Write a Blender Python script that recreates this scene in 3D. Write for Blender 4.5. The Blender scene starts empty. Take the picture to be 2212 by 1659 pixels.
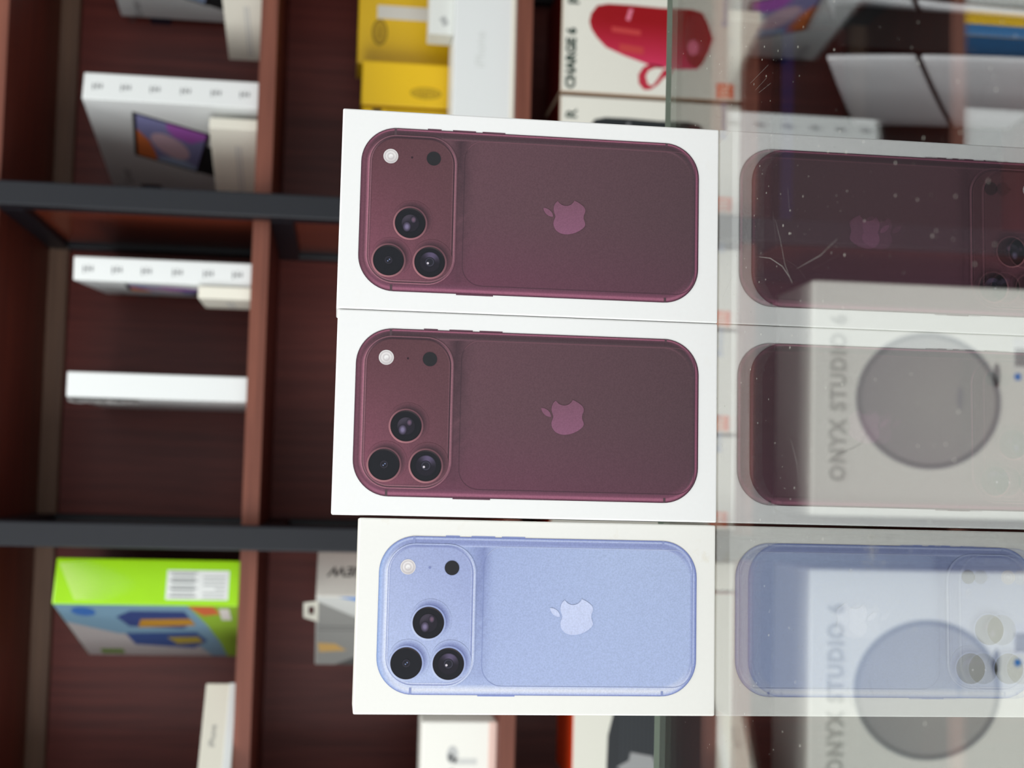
import bpy, bmesh, math, random
from mathutils import Vector, Matrix, noise

random.seed(7)
scene = bpy.context.scene
COL = scene.collection
R = math.radians

# ---------------------------------------------------------------- camera
GLASS_Z = 0.95
FPX = 3000.0
th, rho, yaw = math.atan(371 / FPX), 0.034, R(4.0)
Xa, Ya, Za = Vector((1, 0, 0)), Vector((0, 1, 0)), Vector((0, 0, 1))
Yh = math.cos(yaw) * Ya + math.sin(yaw) * Xa
Xh = math.cos(yaw) * Xa - math.sin(yaw) * Ya
Fw = math.cos(th) * Yh - math.sin(th) * Za
Dn = -math.cos(th) * Za - math.sin(th) * Yh
Lf = -Xh
ix = math.cos(rho) * Dn - math.sin(rho) * Lf          # image right = down in the shop (camera held sideways)
iy = math.sin(rho) * Dn + math.cos(rho) * Lf
cam_d = bpy.data.cameras.new('camera')
cam = bpy.data.objects.new('camera', cam_d)
COL.objects.link(cam)
m = Matrix.Identity(4)
for r_ in range(3):
    m[r_][0], m[r_][1], m[r_][2] = ix[r_], -iy[r_], -Fw[r_]
m[0][3], m[1][3], m[2][3] = 0, 0, GLASS_Z + 0.182
cam.matrix_world = m
cam_d.sensor_fit = 'HORIZONTAL'
cam_d.sensor_width = 36
cam_d.lens = FPX / 2212 * 36
cam_d.clip_start = 0.02
cam_d.dof.use_dof = True
cam_d.dof.focus_distance = 0.675
cam_d.dof.aperture_fstop = 10.5
scene.camera = cam

# ---------------------------------------------------------------- world, lights, exposure
w = bpy.data.worlds.new('shop_ambient'); scene.world = w
w.use_nodes = True
w.node_tree.nodes['Background'].inputs[0].default_value = (0.93, 0.97, 1.0, 1)
w.node_tree.nodes['Background'].inputs[1].default_value = 0.34

def area(name, loc, target, sx, sy, power, col=(1, 1, 1)):
    l = bpy.data.lights.new(name, 'AREA'); l.shape = 'RECTANGLE'; l.size = sx; l.size_y = sy
    l.energy = power; l.color = col
    o = bpy.data.objects.new(name, l); COL.objects.link(o)
    o.location = loc
    o.rotation_euler = (Vector(target) - Vector(loc)).to_track_quat('-Z', 'Y').to_euler()
    return o
area('added_side_fill', (-2.1, -1.0, 1.02), (0.4, 1.75, 0.5), 2.0, 2.0, 80, (0.95, 0.98, 1.0))  # added fill from the left, brightens the console plate and box covers
area('shopfront_daylight', (0.1, -3.0, 1.42), (0.1, 1.2, 0.9), 4.2, 2.7, 41, (0.95, 0.98, 1.0))
area('added_shelf_fill', (0.1, 0.95, 2.95), (0.1, 1.35, 0.4), 2.4, 0.3, 26, (1.0, 0.98, 0.95))  # added fill over the aisle, lifts the shelf fronts and lower boxes
area('ceiling_panel_light', (0.2, 0.1, 2.95), (0.2, 0.35, 0), 2.4, 0.9, 24, (1.0, 0.98, 0.95))

vs = scene.view_settings
vs.view_transform = 'Standard'
try: vs.look = 'None'
except Exception: pass
vs.exposure = -0.07
vs.gamma = 1.0
vs.use_curve_mapping = False

# ---------------------------------------------------------------- materials
def s2l(c):
    c = c / 255.0
    return c / 12.92 if c <= 0.04045 else ((c + 0.055) / 1.055) ** 2.4
def rgb(r, g, b): return (s2l(r), s2l(g), s2l(b), 1.0)
def mixc(a, b, t):
    t = max(0.0, min(1.0, t))
    return tuple(a[i] + (b[i] - a[i]) * t for i in range(3))

MATS = {}
def mat(name, col, rough=0.5, spec=0.5, metal=0.0, grain=0.06, scale=300.0, bump=0.0, emit=None):
    if name in MATS: return MATS[name]
    M = bpy.data.materials.new(name); M.use_nodes = True
    nt = M.node_tree; b = nt.nodes['Principled BSDF']
    b.inputs['Roughness'].default_value = rough
    b.inputs['Specular IOR Level'].default_value = spec
    b.inputs['Metallic'].default_value = metal
    c = rgb(*col)
    tc = nt.nodes.new('ShaderNodeTexCoord'); n = nt.nodes.new('ShaderNodeTexNoise')
    n.inputs['Scale'].default_value = scale; n.inputs['Detail'].default_value = 3
    nt.links.new(tc.outputs['Object'], n.inputs['Vector'])
    mx = nt.nodes.new('ShaderNodeMix'); mx.data_type = 'RGBA'
    mx.inputs[6].default_value = tuple(v * (1 - grain) for v in c[:3]) + (1,)
    mx.inputs[7].default_value = tuple(min(1, v * (1 + grain)) for v in c[:3]) + (1,)
    nt.links.new(n.outputs['Fac'], mx.inputs[0]); nt.links.new(mx.outputs[2], b.inputs['Base Color'])
    if bump:
        bp = nt.nodes.new('ShaderNodeBump'); bp.inputs['Strength'].default_value = bump
        bp.inputs['Distance'].default_value = 0.0006
        nt.links.new(n.outputs['Fac'], bp.inputs['Height']); nt.links.new(bp.outputs[0], b.inputs['Normal'])
    MATS[name] = M
    return M

def wood(name, dark, light, rough=0.35, axis=0, spec=0.5):
    if name in MATS: return MATS[name]
    M = bpy.data.materials.new(name); M.use_nodes = True
    nt = M.node_tree; b = nt.nodes['Principled BSDF']
    b.inputs['Roughness'].default_value = rough; b.inputs['Specular IOR Level'].default_value = spec
    tc = nt.nodes.new('ShaderNodeTexCoord'); mp = nt.nodes.new('ShaderNodeMapping')
    sc = [60, 60, 60]; sc[axis] = 2.5
    mp.inputs['Scale'].default_value = sc
    n = nt.nodes.new('ShaderNodeTexNoise'); n.inputs['Scale'].default_value = 1.6; n.inputs['Detail'].default_value = 6
    n.inputs['Roughness'].default_value = 0.62
    cr = nt.nodes.new('ShaderNodeValToRGB')
    cr.color_ramp.elements[0].position = 0.32; cr.color_ramp.elements[0].color = rgb(*dark)
    cr.color_ramp.elements[1].position = 0.70; cr.color_ramp.elements[1].color = rgb(*light)
    nt.links.new(tc.outputs['Object'], mp.inputs[0]); nt.links.new(mp.outputs[0], n.inputs['Vector'])
    nt.links.new(n.outputs['Fac'], cr.inputs[0]); nt.links.new(cr.outputs[0], b.inputs['Base Color'])
    bp = nt.nodes.new('ShaderNodeBump'); bp.inputs['Strength'].default_value = 0.15; bp.inputs['Distance'].default_value = 0.0005
    nt.links.new(n.outputs['Fac'], bp.inputs['Height']); nt.links.new(bp.outputs[0], b.inputs['Normal'])
    MATS[name] = M
    return M

def carton_white(name, col, stain, amount):
    """white coated card with faint yellowish handling marks"""
    if name in MATS: return MATS[name]
    M = mat(name, col, 0.42, 0.4, grain=0.015, scale=500)
    nt = M.node_tree; b = nt.nodes['Principled BSDF']
    base = b.inputs['Base Color'].links[0].from_socket
    tc = nt.nodes.new('ShaderNodeTexCoord'); n = nt.nodes.new('ShaderNodeTexNoise')
    n.inputs['Scale'].default_value = 55; n.inputs['Detail'].default_value = 8; n.inputs['Roughness'].default_value = 0.7
    cr = nt.nodes.new('ShaderNodeValToRGB')
    cr.color_ramp.elements[0].position = 0.60; cr.color_ramp.elements[0].color = (0, 0, 0, 1)
    cr.color_ramp.elements[1].position = 0.82; cr.color_ramp.elements[1].color = (amount, amount, amount, 1)
    mx = nt.nodes.new('ShaderNodeMix'); mx.data_type = 'RGBA'; mx.inputs[7].default_value = rgb(*stain)
    nt.links.new(tc.outputs['Object'], n.inputs['Vector']); nt.links.new(n.outputs['Fac'], cr.inputs[0])
    nt.links.new(cr.outputs[0], mx.inputs[0]); nt.links.new(base, mx.inputs[6]); nt.links.new(mx.outputs[2], b.inputs['Base Color'])
    return M

def print_mat(name, rough=0.5, spec=0.18, grain=0.10, scale=1400.0):
    """flat print whose ink colour is stored per vertex, with a fine ink grain"""
    if name in MATS: return MATS[name]
    M = bpy.data.materials.new(name); M.use_nodes = True
    nt = M.node_tree; b = nt.nodes['Principled BSDF']
    b.inputs['Roughness'].default_value = rough; b.inputs['Specular IOR Level'].default_value = spec
    at = nt.nodes.new('ShaderNodeAttribute'); at.attribute_name = 'ink'
    tc = nt.nodes.new('ShaderNodeTexCoord'); n = nt.nodes.new('ShaderNodeTexNoise')
    n.inputs['Scale'].default_value = scale; n.inputs['Detail'].default_value = 2
    mr = nt.nodes.new('ShaderNodeMapRange'); mr.inputs[1].default_value = 0.25; mr.inputs[2].default_value = 0.75
    mr.inputs[3].default_value = 0.91 * (1 - grain); mr.inputs[4].default_value = 0.91 * (1 + grain)
    vm = nt.nodes.new('ShaderNodeVectorMath'); vm.operation = 'SCALE'
    nt.links.new(tc.outputs['Object'], n.inputs['Vector']); nt.links.new(n.outputs['Fac'], mr.inputs[0])
    nt.links.new(at.outputs['Color'], vm.inputs[0]); nt.links.new(mr.outputs[0], vm.inputs['Scale'])
    nt.links.new(vm.outputs[0], b.inputs['Base Color'])
    MATS[name] = M
    return M

W_EDGE = wood('wood_board_edge', (98, 54, 42), (128, 76, 60), 0.5, 0, 0.3)
W_BOARD = wood('wood_board', (84, 34, 24), (116, 52, 38), 0.45, 0, 0.3)
W_BACK = wood('wood_back_panel', (88, 36, 31), (122, 56, 48), 0.42, 2, 0.28)
W_DIV = wood('wood_divider', (96, 38, 24), (128, 58, 36), 0.25, 2, 0.5)
W_BATTEN = wood('wood_batten', (104, 80, 66), (128, 100, 82), 0.5, 0, .3)
W_COUNTER = wood('wood_counter', (92, 52, 42), (128, 78, 62), 0.4, 0)
M_POST = mat('black_metal', (17, 20, 27), 0.45, 0.38, grain=0.12, scale=90)
M_CARD = carton_white('card_white', (232, 232, 230), (215, 205, 180), 0.10)
M_CARD_WORN = carton_white('card_white_worn', (229, 228, 222), (206, 192, 160), 0.45)
M_WHITE = mat('card_plain_white', (222, 226, 225), 0.45, 0.4, grain=0.02)
M_CREAM = mat('card_cream', (226, 224, 210), 0.5, 0.4, grain=0.03)
M_GREYW = mat('card_pale_grey', (214, 217, 212), 0.5, 0.4, grain=0.03)
M_BLACK = mat('ink_black', (26, 26, 30), 0.5, 0.4)
M_INK = mat('ink_grey', (118, 120, 122), 0.5, 0.3)
M_PALEINK = mat('ink_pale', (196, 198, 194), 0.5, 0.3)
M_DGREEN = mat('ink_dark_green', (48, 66, 58), 0.5, 0.3)
M_ORANGE = mat('ink_orange', (236, 96, 40), 0.5, 0.3)
M_CORANGE = mat('card_orange', (214, 62, 18), 0.45, 0.4)
M_CRED = mat('card_red', (96, 10, 6), 0.45, 0.4)
M_BLUE = mat('ink_blue', (38, 130, 214), 0.5, 0.3)
M_GREEN = mat('card_lime', (160, 222, 22), 0.25, 0.6, grain=0.05, scale=40)
M_YELLOW = mat('card_yellow', (236, 192, 8), 0.4, 0.4, grain=0.03)
M_YINK = mat('ink_olive', (150, 118, 10), 0.5, 0.3)
M_PRINT = print_mat('print_ink')
M_PRINTB = print_mat('print_ink_smooth', spec=0.14, grain=0.03, scale=400)

# ---------------------------------------------------------------- object helpers
def link(o, parent=None):
    COL.objects.link(o)
    if parent: o.parent = parent
    return o
def tag(o, label=None, cat=None, group=None, kind=None):
    if label: o['label'] = label
    if cat: o['category'] = cat
    if group: o['group'] = group
    if kind: o['kind'] = kind
    return o
def thing(name, label, cat, loc, rz=0.0, group=None):
    o = bpy.data.objects.new(name, None); o.empty_display_size = 0.02
    link(o); o.location = loc; o.rotation_euler = (0, 0, R(rz))
    return tag(o, label, cat, group)
def mesh_obj(name, verts, faces, material, parent=None, smooth=False, cols=None):
    me = bpy.data.meshes.new(name)
    me.from_pydata([tuple(v) for v in verts], [], faces)
    if cols is not None:
        a = me.color_attributes.new('ink', 'FLOAT_COLOR', 'POINT')
        for i, c in enumerate(cols): a.data[i].color = (c[0], c[1], c[2], 1.0)
    me.materials.append(material)
    if smooth:
        for p in me.polygons: p.use_smooth = True
    me.update()
    return link(bpy.data.objects.new(name, me), parent)
def box_obj(name, x0, x1, y0, y1, z0, z1, material, parent=None, bev=0.0, seg=2, seam=False):
    bm = bmesh.new(); bmesh.ops.create_cube(bm, size=1)
    for v in bm.verts:
        v.co = Vector(((x0 + x1) / 2 + v.co.x * (x1 - x0), (y0 + y1) / 2 + v.co.y * (y1 - y0), (z0 + z1) / 2 + v.co.z * (z1 - z0)))
    if bev: bmesh.ops.bevel(bm, geom=bm.edges[:], offset=bev, segments=seg, profile=0.5, affect='EDGES', clamp_overlap=True)
    me = bpy.data.meshes.new(name); bm.to_mesh(me); bm.free()
    me.materials.append(material)
    return link(bpy.data.objects.new(name, me), parent)
def struct(o): return tag(o, kind='structure')

EPS = 0.00012
def face_fn(face, w, d, h, x0=0.0):
    """2-D coordinates on a face of a box (centred in x, y from 0 at the front to d, z from 0 to h)"""
    if face == 'F': return lambda u, v, k: (u, -EPS * k, v)              # u = x, v = z
    if face == 'L': return lambda u, v, k: (-w / 2 - EPS * k, u, v)      # u = depth, v = z
    if face == 'R': return lambda u, v, k: (w / 2 + EPS * k, u, v)
    if face == 'T': return lambda u, v, k: (u, v, h + EPS * k)           # u = x, v = depth
def orient(face, pts):
    a = sum(pts[i][0] * pts[(i + 1) % len(pts)][1] - pts[(i + 1) % len(pts)][0] * pts[i][1] for i in range(len(pts)))
    ccw = a > 0
    want = face in ('F', 'R', 'T')
    return list(pts) if ccw == want else list(reversed(pts))

class Carton:
    def __init__(s, name, label, cat, loc, rz, w, d, h, material, bev=0.0012, group=None, body='carton'):
        s.w, s.d, s.h = w, d, h
        s.root = thing(name, label, cat, loc, rz, group)
        s.body = box_obj(body, -w / 2, w / 2, 0, d, 0, h, material, s.root, bev)
    def patch(s, name, face, pts, material, level=1, parent=None):
        fn = face_fn(face, s.w, s.d, s.h)
        p = orient(face, pts)
        return mesh_obj(name, [fn(u, v, level) for u, v in p], [tuple(range(len(p)))], material, parent or s.root)
    def rect(s, name, face, u0, u1, v0, v1, material, level=1, parent=None):
        return s.patch(name, face, [(u0, v0), (u1, v0), (u1, v1), (u0, v1)], material, level, parent)
    def ellipse(s, name, face, u, v, a, b, material, level=1, parent=None, n=40):
        return s.patch(name, face, [(u + a * math.cos(2 * math.pi * i / n), v + b * math.sin(2 * math.pi * i / n)) for i in range(n)], material, level, parent)
    def rings(s, name, face, ringlist, level=1, parent=None, material=None, cap=True):
        """ringlist: list of (points, colours); colour changes smoothly from ring to ring"""
        fn = face_fn(face, s.w, s.d, s.h)
        V, F, Cc = [], [], []
        n = len(ringlist[0][0])
        for pts, cols in ringlist:
            for (u, v), c in zip(pts, cols):
                V.append(fn(u, v, level)); Cc.append(tuple(s2l(max(0, min(255, q))) for q in c))
        flip = face == 'L'
        for k in range(len(ringlist) - 1):
            for i in range(n):
                a, b2 = k * n + i, k * n + (i + 1) % n
                q = (a, b2, b2 + n, a + n)
                F.append(q[::-1] if flip else q)
        q = tuple(range((len(ringlist) - 1) * n, len(ringlist) * n))
        if cap: F.append(q[::-1] if flip else q)
        return mesh_obj(name, V, F, material or M_PRINT, parent or s.root, cols=Cc)
    def text(s, name, face, txt, u, v, size, material, level=1, rot=0, parent=None, shear=0, spacing=1.0, align='CENTER', bold=0.0, extrude=0.0):
        cu = bpy.data.curves.new('txt', 'FONT'); cu.body = txt; cu.size = size; cu.align_x = align; cu.align_y = 'CENTER'
        cu.shear = shear; cu.space_character = spacing; cu.offset = bold; cu.resolution_u = 3; cu.extrude = extrude
        tmp = bpy.data.objects.new('txt', cu); COL.objects.link(tmp)
        dg = bpy.context.evaluated_depsgraph_get()
        me = bpy.data.meshes.new_from_object(tmp.evaluated_get(dg))
        bpy.data.objects.remove(tmp); bpy.data.curves.remove(cu)
        me.name = name
        me.materials.clear(); me.materials.append(material)
        if face == 'F': X, Y, N, o = (1, 0, 0), (0, 0, 1), (0, -1, 0), (u, -EPS * level - extrude, v)
        elif face == 'L': X, Y, N, o = (0, -1, 0), (0, 0, 1), (-1, 0, 0), (-s.w / 2 - EPS * level - extrude, u, v)
        elif face == 'T': X, Y, N, o = (1, 0, 0), (0, 1, 0), (0, 0, 1), (u, v, s.h + EPS * level + extrude)
        M = Matrix.Identity(4)
        for r in range(3): M[r][0], M[r][1], M[r][2], M[r][3] = X[r], Y[r], N[r], o[r]
        me.transform(M @ Matrix.Rotation(R(rot), 4, 'Z'))
        return link(bpy.data.objects.new(name, me), parent or s.root)

def rrect(x0, x1, z0, z1, r, ns=14, nc=10):
    """counter-clockwise rounded rectangle with outward normals; straight sides subdivided"""
    r = max(1e-6, min(r, (x1 - x0) / 2 - 1e-6, (z1 - z0) / 2 - 1e-6))
    P = []
    def arc(cx, cz, a0):
        for i in range(nc + 1):
            a = R(a0 + 90 * i / nc); P.append((cx + r * math.cos(a), cz + r * math.sin(a), math.cos(a), math.sin(a)))
    def side(p, q, n):
        for i in range(1, ns): t = i / ns; P.append((p[0] + (q[0] - p[0]) * t, p[1] + (q[1] - p[1]) * t, n[0], n[1]))
    arc(x1 - r, z0 + r, -90); side((x1, z0 + r), (x1, z1 - r), (1, 0))
    arc(x1 - r, z1 - r, 0); side((x1 - r, z1), (x0 + r, z1), (0, 1))
    arc(x0 + r, z1 - r, 90); side((x0, z1 - r), (x0, z0 + r), (-1, 0))
    arc(x0 + r, z0 + r, 180); side((x0 + r, z0), (x1 - r, z0), (0, -1))
    return P
def prof(tab, t):
    if t <= tab[0][0]: return tab[0][1]
    for (a, ca), (b, cb) in zip(tab, tab[1:]):
        if t <= b: return mixc(ca, cb, (t - a) / (b - a))
    return tab[-1][1]

# ================================================================ THE SETTING
struct(box_obj('floor', -3.0, 3.0, -4.2, 2.3, -0.05, 0.0, mat('floor_tile', (150, 146, 138), 0.3, 0.5, grain=0.1, scale=8)))
struct(box_obj('wall_back', -3.0, 3.0, 2.12, 2.22, 0.0, 3.1, mat('wall_paint', (205, 202, 194), 0.7, 0.3, grain=0.04, scale=60)))

# ---------------------------------------------------------------- wall shelving on a black steel frame
SF, SB = 1.68, 2.0
XL, XR = -1.28, 1.13
shelving = thing('wall_shelving', 'tall red-brown wooden shelving on a black square-tube frame behind the counter', 'shelving', (0, 0, 0))
for k in range(5):
    x0 = XL + (XR - XL) * k / 5; x1 = XL + (XR - XL) * (k + 1) / 5
box_obj('back_panel', XL, XR, SB, SB + 0.012, 0.06, 2.24, W_BACK, shelving)
for top, tk in ((0.155, 0.02), (0.634, 0.018), (0.927, 0.019), (1.243, 0.020), (1.560, 0.020), (1.890, 0.020), (2.24, 0.02)):
    b = box_obj('shelf_board', XL, XR, SF + 0.012, SB, top - tk, top, W_BOARD, shelving, 0.0008)
    box_obj('edge_band', XL, XR, SF + 0.010, SF + 0.012, top - tk, top, W_EDGE, b)
for top in (1.540, 1.870):
    box_obj('batten', XL, XR, SB - 0.018, SB, top - 0.026, top, W_BATTEN, shelving, 0.001)
for x in (-1.265, -0.865, -0.470, -0.0755, 0.320, 0.715, 1.11):
    box_obj('post', x - 0.0145, x + 0.0145, SF - 0.019, SF + 0.010, 0.0, 2.26, M_POST, shelving, 0.002)
    box_obj('rear_post', x - 0.0145, x + 0.0145, SB - 0.03, SB - 0.001, 0.0, 2.26, M_POST, shelving, 0.002)
    for top, tk in ((0.634, 0.018), (0.927, 0.019), (1.243, 0.020), (1.560, 0.020), (1.890, 0.020)):
        box_obj('rail', x - 0.0145, x + 0.0145, SF + 0.011, SB - 0.031, top - tk - 0.028, top - tk - 0.0002, M_POST, shelving, 0.0015)
    for z0, z1 in ((0.155, 0.588), (0.634, 0.880), (0.927, 1.195), (1.243, 1.512), (1.560, 1.842)):
        box_obj('divider_panel', x - 0.005, x + 0.005, SF + 0.011, SB - 0.031, z0 + 0.0002, z1 - 0.0002, W_DIV, shelving)

# ---------------------------------------------------------------- glass-topped counter
counter = thing('glass_counter', 'shop counter with a scratched clear glass top carrying the three phone boxes', 'counter', (0, 0.54, 0))
def glass_face_mat(f0=0.175):
    M = bpy.data.materials.new('clear_glass_sheet'); M.use_nodes = True
    nt = M.node_tree; nt.nodes.remove(nt.nodes['Principled BSDF']); out = nt.nodes['Material Output']
    tr = nt.nodes.new('ShaderNodeBsdfTransparent'); tr.inputs[0].default_value = (0.98, 0.985, 0.978, 1)
    gl = nt.nodes.new('ShaderNodeBsdfGlossy'); gl.inputs['Roughness'].default_value = 0.0; gl.inputs[0].default_value = (0.97, 0.98, 0.98, 1)
    # Schlick reflectance, the same from either side of the sheet: f0 + (1 - f0) (1 - |cos|)^5
    ge = nt.nodes.new('ShaderNodeNewGeometry'); dt = nt.nodes.new('ShaderNodeVectorMath'); dt.operation = 'DOT_PRODUCT'
    nt.links.new(ge.outputs['Normal'], dt.inputs[0]); nt.links.new(ge.outputs['Incoming'], dt.inputs[1])
    def mth(op, a, b=None):
        n_ = nt.nodes.new('ShaderNodeMath'); n_.operation = op
        for i_, q in enumerate((a, b)):
            if q is None: continue
            if isinstance(q, (int, float)): n_.inputs[i_].default_value = q
            else: nt.links.new(q, n_.inputs[i_])
        return n_.outputs[0]
    p5 = mth('POWER', mth('SUBTRACT', 1.0, mth('ABSOLUTE', dt.outputs['Value'])), 5.0)
    fac = mth('ADD', mth('MULTIPLY', p5, 1 - f0), f0)
    mx = nt.nodes.new('ShaderNodeMixShader')
    nt.links.new(fac, mx.inputs[0]); nt.links.new(tr.outputs[0], mx.inputs[1]); nt.links.new(gl.outputs[0], mx.inputs[2])
    # dust specks lying on the sheet
    tc = nt.nodes.new('ShaderNodeTexCoord')
    vo = nt.nodes.new('ShaderNodeTexVoronoi'); vo.inputs['Scale'].default_value = 210
    vo.inputs['Randomness'].default_value = 1.0
    nt.links.new(tc.outputs['Object'], vo.inputs['Vector'])
    wn = nt.nodes.new('ShaderNodeSeparateColor'); nt.links.new(vo.outputs['Color'], wn.inputs[0])
    pw = nt.nodes.new('ShaderNodeMath'); pw.operation = 'POWER'; pw.inputs[1].default_value = 4.0
    nt.links.new(wn.outputs[0], pw.inputs[0])
    ra = nt.nodes.new('ShaderNodeMath'); ra.operation = 'MULTIPLY'; ra.inputs[1].default_value = 0.12
    nt.links.new(pw.outputs[0], ra.inputs[0])
    lt = nt.nodes.new('ShaderNodeMath'); lt.operation = 'LESS_THAN'
    nt.links.new(vo.outputs['Distance'], lt.inputs[0]); nt.links.new(ra.outputs[0], lt.inputs[1])
    df = nt.nodes.new('ShaderNodeBsdfDiffuse'); df.inputs[0].default_value = rgb(196, 196, 186)
    m2 = nt.nodes.new('ShaderNodeMixShader')
    sc = nt.nodes.new('ShaderNodeMath'); sc.operation = 'MULTIPLY'; sc.inputs[1].default_value = 0.65
    nt.links.new(lt.outputs[0], sc.inputs[0])
    nt.links.new(sc.outputs[0], m2.inputs[0]); nt.links.new(mx.outputs[0], m2.inputs[1]); nt.links.new(df.outputs[0], m2.inputs[2])
    nt.links.new(m2.outputs[0], out.inputs[0])
    return M
def glass_edge_mat():
    M = bpy.data.materials.new('green_glass_edge'); M.use_nodes = True
    b = M.node_tree.nodes['Principled BSDF']
    b.inputs['Base Color'].default_value = rgb(150, 166, 150); b.inputs['Roughness'].default_value = 0.2
    return M
GX0, GX1, GY0, GY1, GT = -0.95, 0.95, -0.245, 0.237, 0.0032       # local to the counter
zt = GLASS_Z
v = [(GX0, GY0, zt), (GX1, GY0, zt), (GX1, GY1, zt), (GX0, GY1, zt), (GX0, GY0, zt - GT), (GX1, GY0, zt - GT), (GX1, GY1, zt - GT), (GX0, GY1, zt - GT)]
f = [(0, 1, 2, 3), (4, 5, 6, 7), (0, 4, 5, 1), (1, 5, 6, 2), (2, 6, 7, 3), (3, 7, 4, 0)]   # both sheets face up
gt = mesh_obj('glass_top', v, f, glass_face_mat(), counter)
gt.data.materials.append(glass_edge_mat())
for i in (2, 3, 4, 5): gt.data.polygons[i].material_index = 1
tag(gt, 'clear glass sheet with scratches, dust and a polished greenish edge')
mesh_obj('front_glass', [(GX0 + .03, GY0 + .01, .14), (GX1 - .03, GY0 + .01, .14), (GX1 - .03, GY0 + .01, zt - GT - .001), (GX0 + .03, GY0 + .01, zt - GT - .001), (GX0 + .03, GY0 + .014, .14), (GX1 - .03, GY0 + .014, .14), (GX1 - .03, GY0 + .014, zt - GT - .001), (GX0 + .03, GY0 + .014, zt - GT - .001)], [(0, 1, 2, 3), (4, 5, 6, 7), (0, 4, 5, 1), (1, 5, 6, 2), (2, 6, 7, 3), (3, 7, 4, 0)], glass_face_mat(0.04), counter)
for sx in (GX0 + 0.01, GX1 - 0.028):
    box_obj('side_panel', sx, sx + 0.018, GY0 + 0.024, GY1 - 0.01, 0.0, zt - GT - 0.001, W_COUNTER, counter, 0.001)
box_obj('deck', GX0 + 0.029, GX1 - 0.029, GY0 + 0.024, GY1 - 0.01, 0.12, 0.138, W_COUNTER, counter, 0.001)
box_obj('plinth', GX0 + 0.029, GX1 - 0.029, GY1 - 0.04, GY1 - 0.022, 0.0, 0.119, W_COUNTER, counter, 0.001)
M_SCR = mat('scratch_pale', (170, 170, 164), 0.7, 0.2)
M_SCRD = mat('scratch_dark', (58, 58, 54), 0.7, 0.2)
def scratch(pts, wd, material):
    V, F = [], []
    for i, p in enumerate(pts):
        a = Vector(pts[max(0, i - 1)]); b = Vector(pts[min(len(pts) - 1, i + 1)])
        t = (b - a).normalized(); n = Vector((-t.y, t.x)) * wd / 2 * (0.35 if i in (0, len(pts) - 1) else 1)
        for s in (1, -1): V.append((p[0] + n.x * s, p[1] + n.y * s - 0.54, zt + 0.00008))
        if i: k = 2 * i; F.append((k - 2, k - 1, k + 1, k))
    mesh_obj('scratch', V, F, material, gt)
scratch([(0.0104, 0.4992), (0.0128, 0.4912), (0.0140, 0.480), (0.0160, 0.4686), (0.0182, 0.4650), (0.0211, 0.4610)], 0.00015, M_SCRD)
scratch([(0.1138, 0.5685), (0.105, 0.562), (0.0927, 0.555), (0.0827, 0.5449)], 0.00012, M_SCR)
scratch([(0.1014, 0.591), (0.0983, 0.575), (0.0923, 0.5584), (0.0865, 0.549), (0.0836, 0.545)], 0.00015, M_SCR)
scratch([(0.1844, 0.608), (0.185, 0.5811)], 0.00014, M_SCR)
scratch([(0.1790, 0.600), (0.1798, 0.583)], 0.00012, M_SCR)
scratch([(0.1763, 0.5942), (0.1757, 0.5774)], 0.00012, M_SCR)
scratch([(0.1244, 0.5523), (0.1153, 0.5502)], 0.00015, M_SCR)
scratch([(0.0903, 0.6501), (0.0999, 0.6308)], 0.00008, M_SCRD)
scratch([(0.118, 0.572), (0.101, 0.566)], 0.00008, M_SCR)
scratch([(0.0885, 0.540), (0.0895, 0.512), (0.093, 0.4935)], 0.00012, M_SCR)
scratch([(0.020, 0.545), (0.010, 0.537), (0.002, 0.534)], 0.00012, M_SCR)
scratch([(-0.070, 0.4795), (-0.0765, 0.475)], 0.00024, M_SCRD)
scratch([(-0.064, 0.460), (-0.0695, 0.456)], 0.00019, M_SCRD)
scratch([(0.153, 0.5795), (0.150, 0.578)], 0.00019, M_SCRD)
V, F = [], []
for i in range(260):
    t = random.random()
    x = -0.0150 - 0.0115 * t + random.gauss(0, 0.0006); y = 0.4577 + random.gauss(0, 0.0016 + 0.0030 * t); r = random.uniform(0.00008, 0.00028)
    k = len(V); V += [(x - r, y - 0.54 - r, zt + 0.0001), (x + r, y - 0.54 - r * .6, zt + 0.0001), (x + r * .4, y - 0.54 + r, zt + 0.0001)]; F.append((k, k + 1, k + 2))
tag(mesh_obj('dust_smear', V, F, M_SCR, gt), 'cluster of pale dust specks', kind='stuff')

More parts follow.
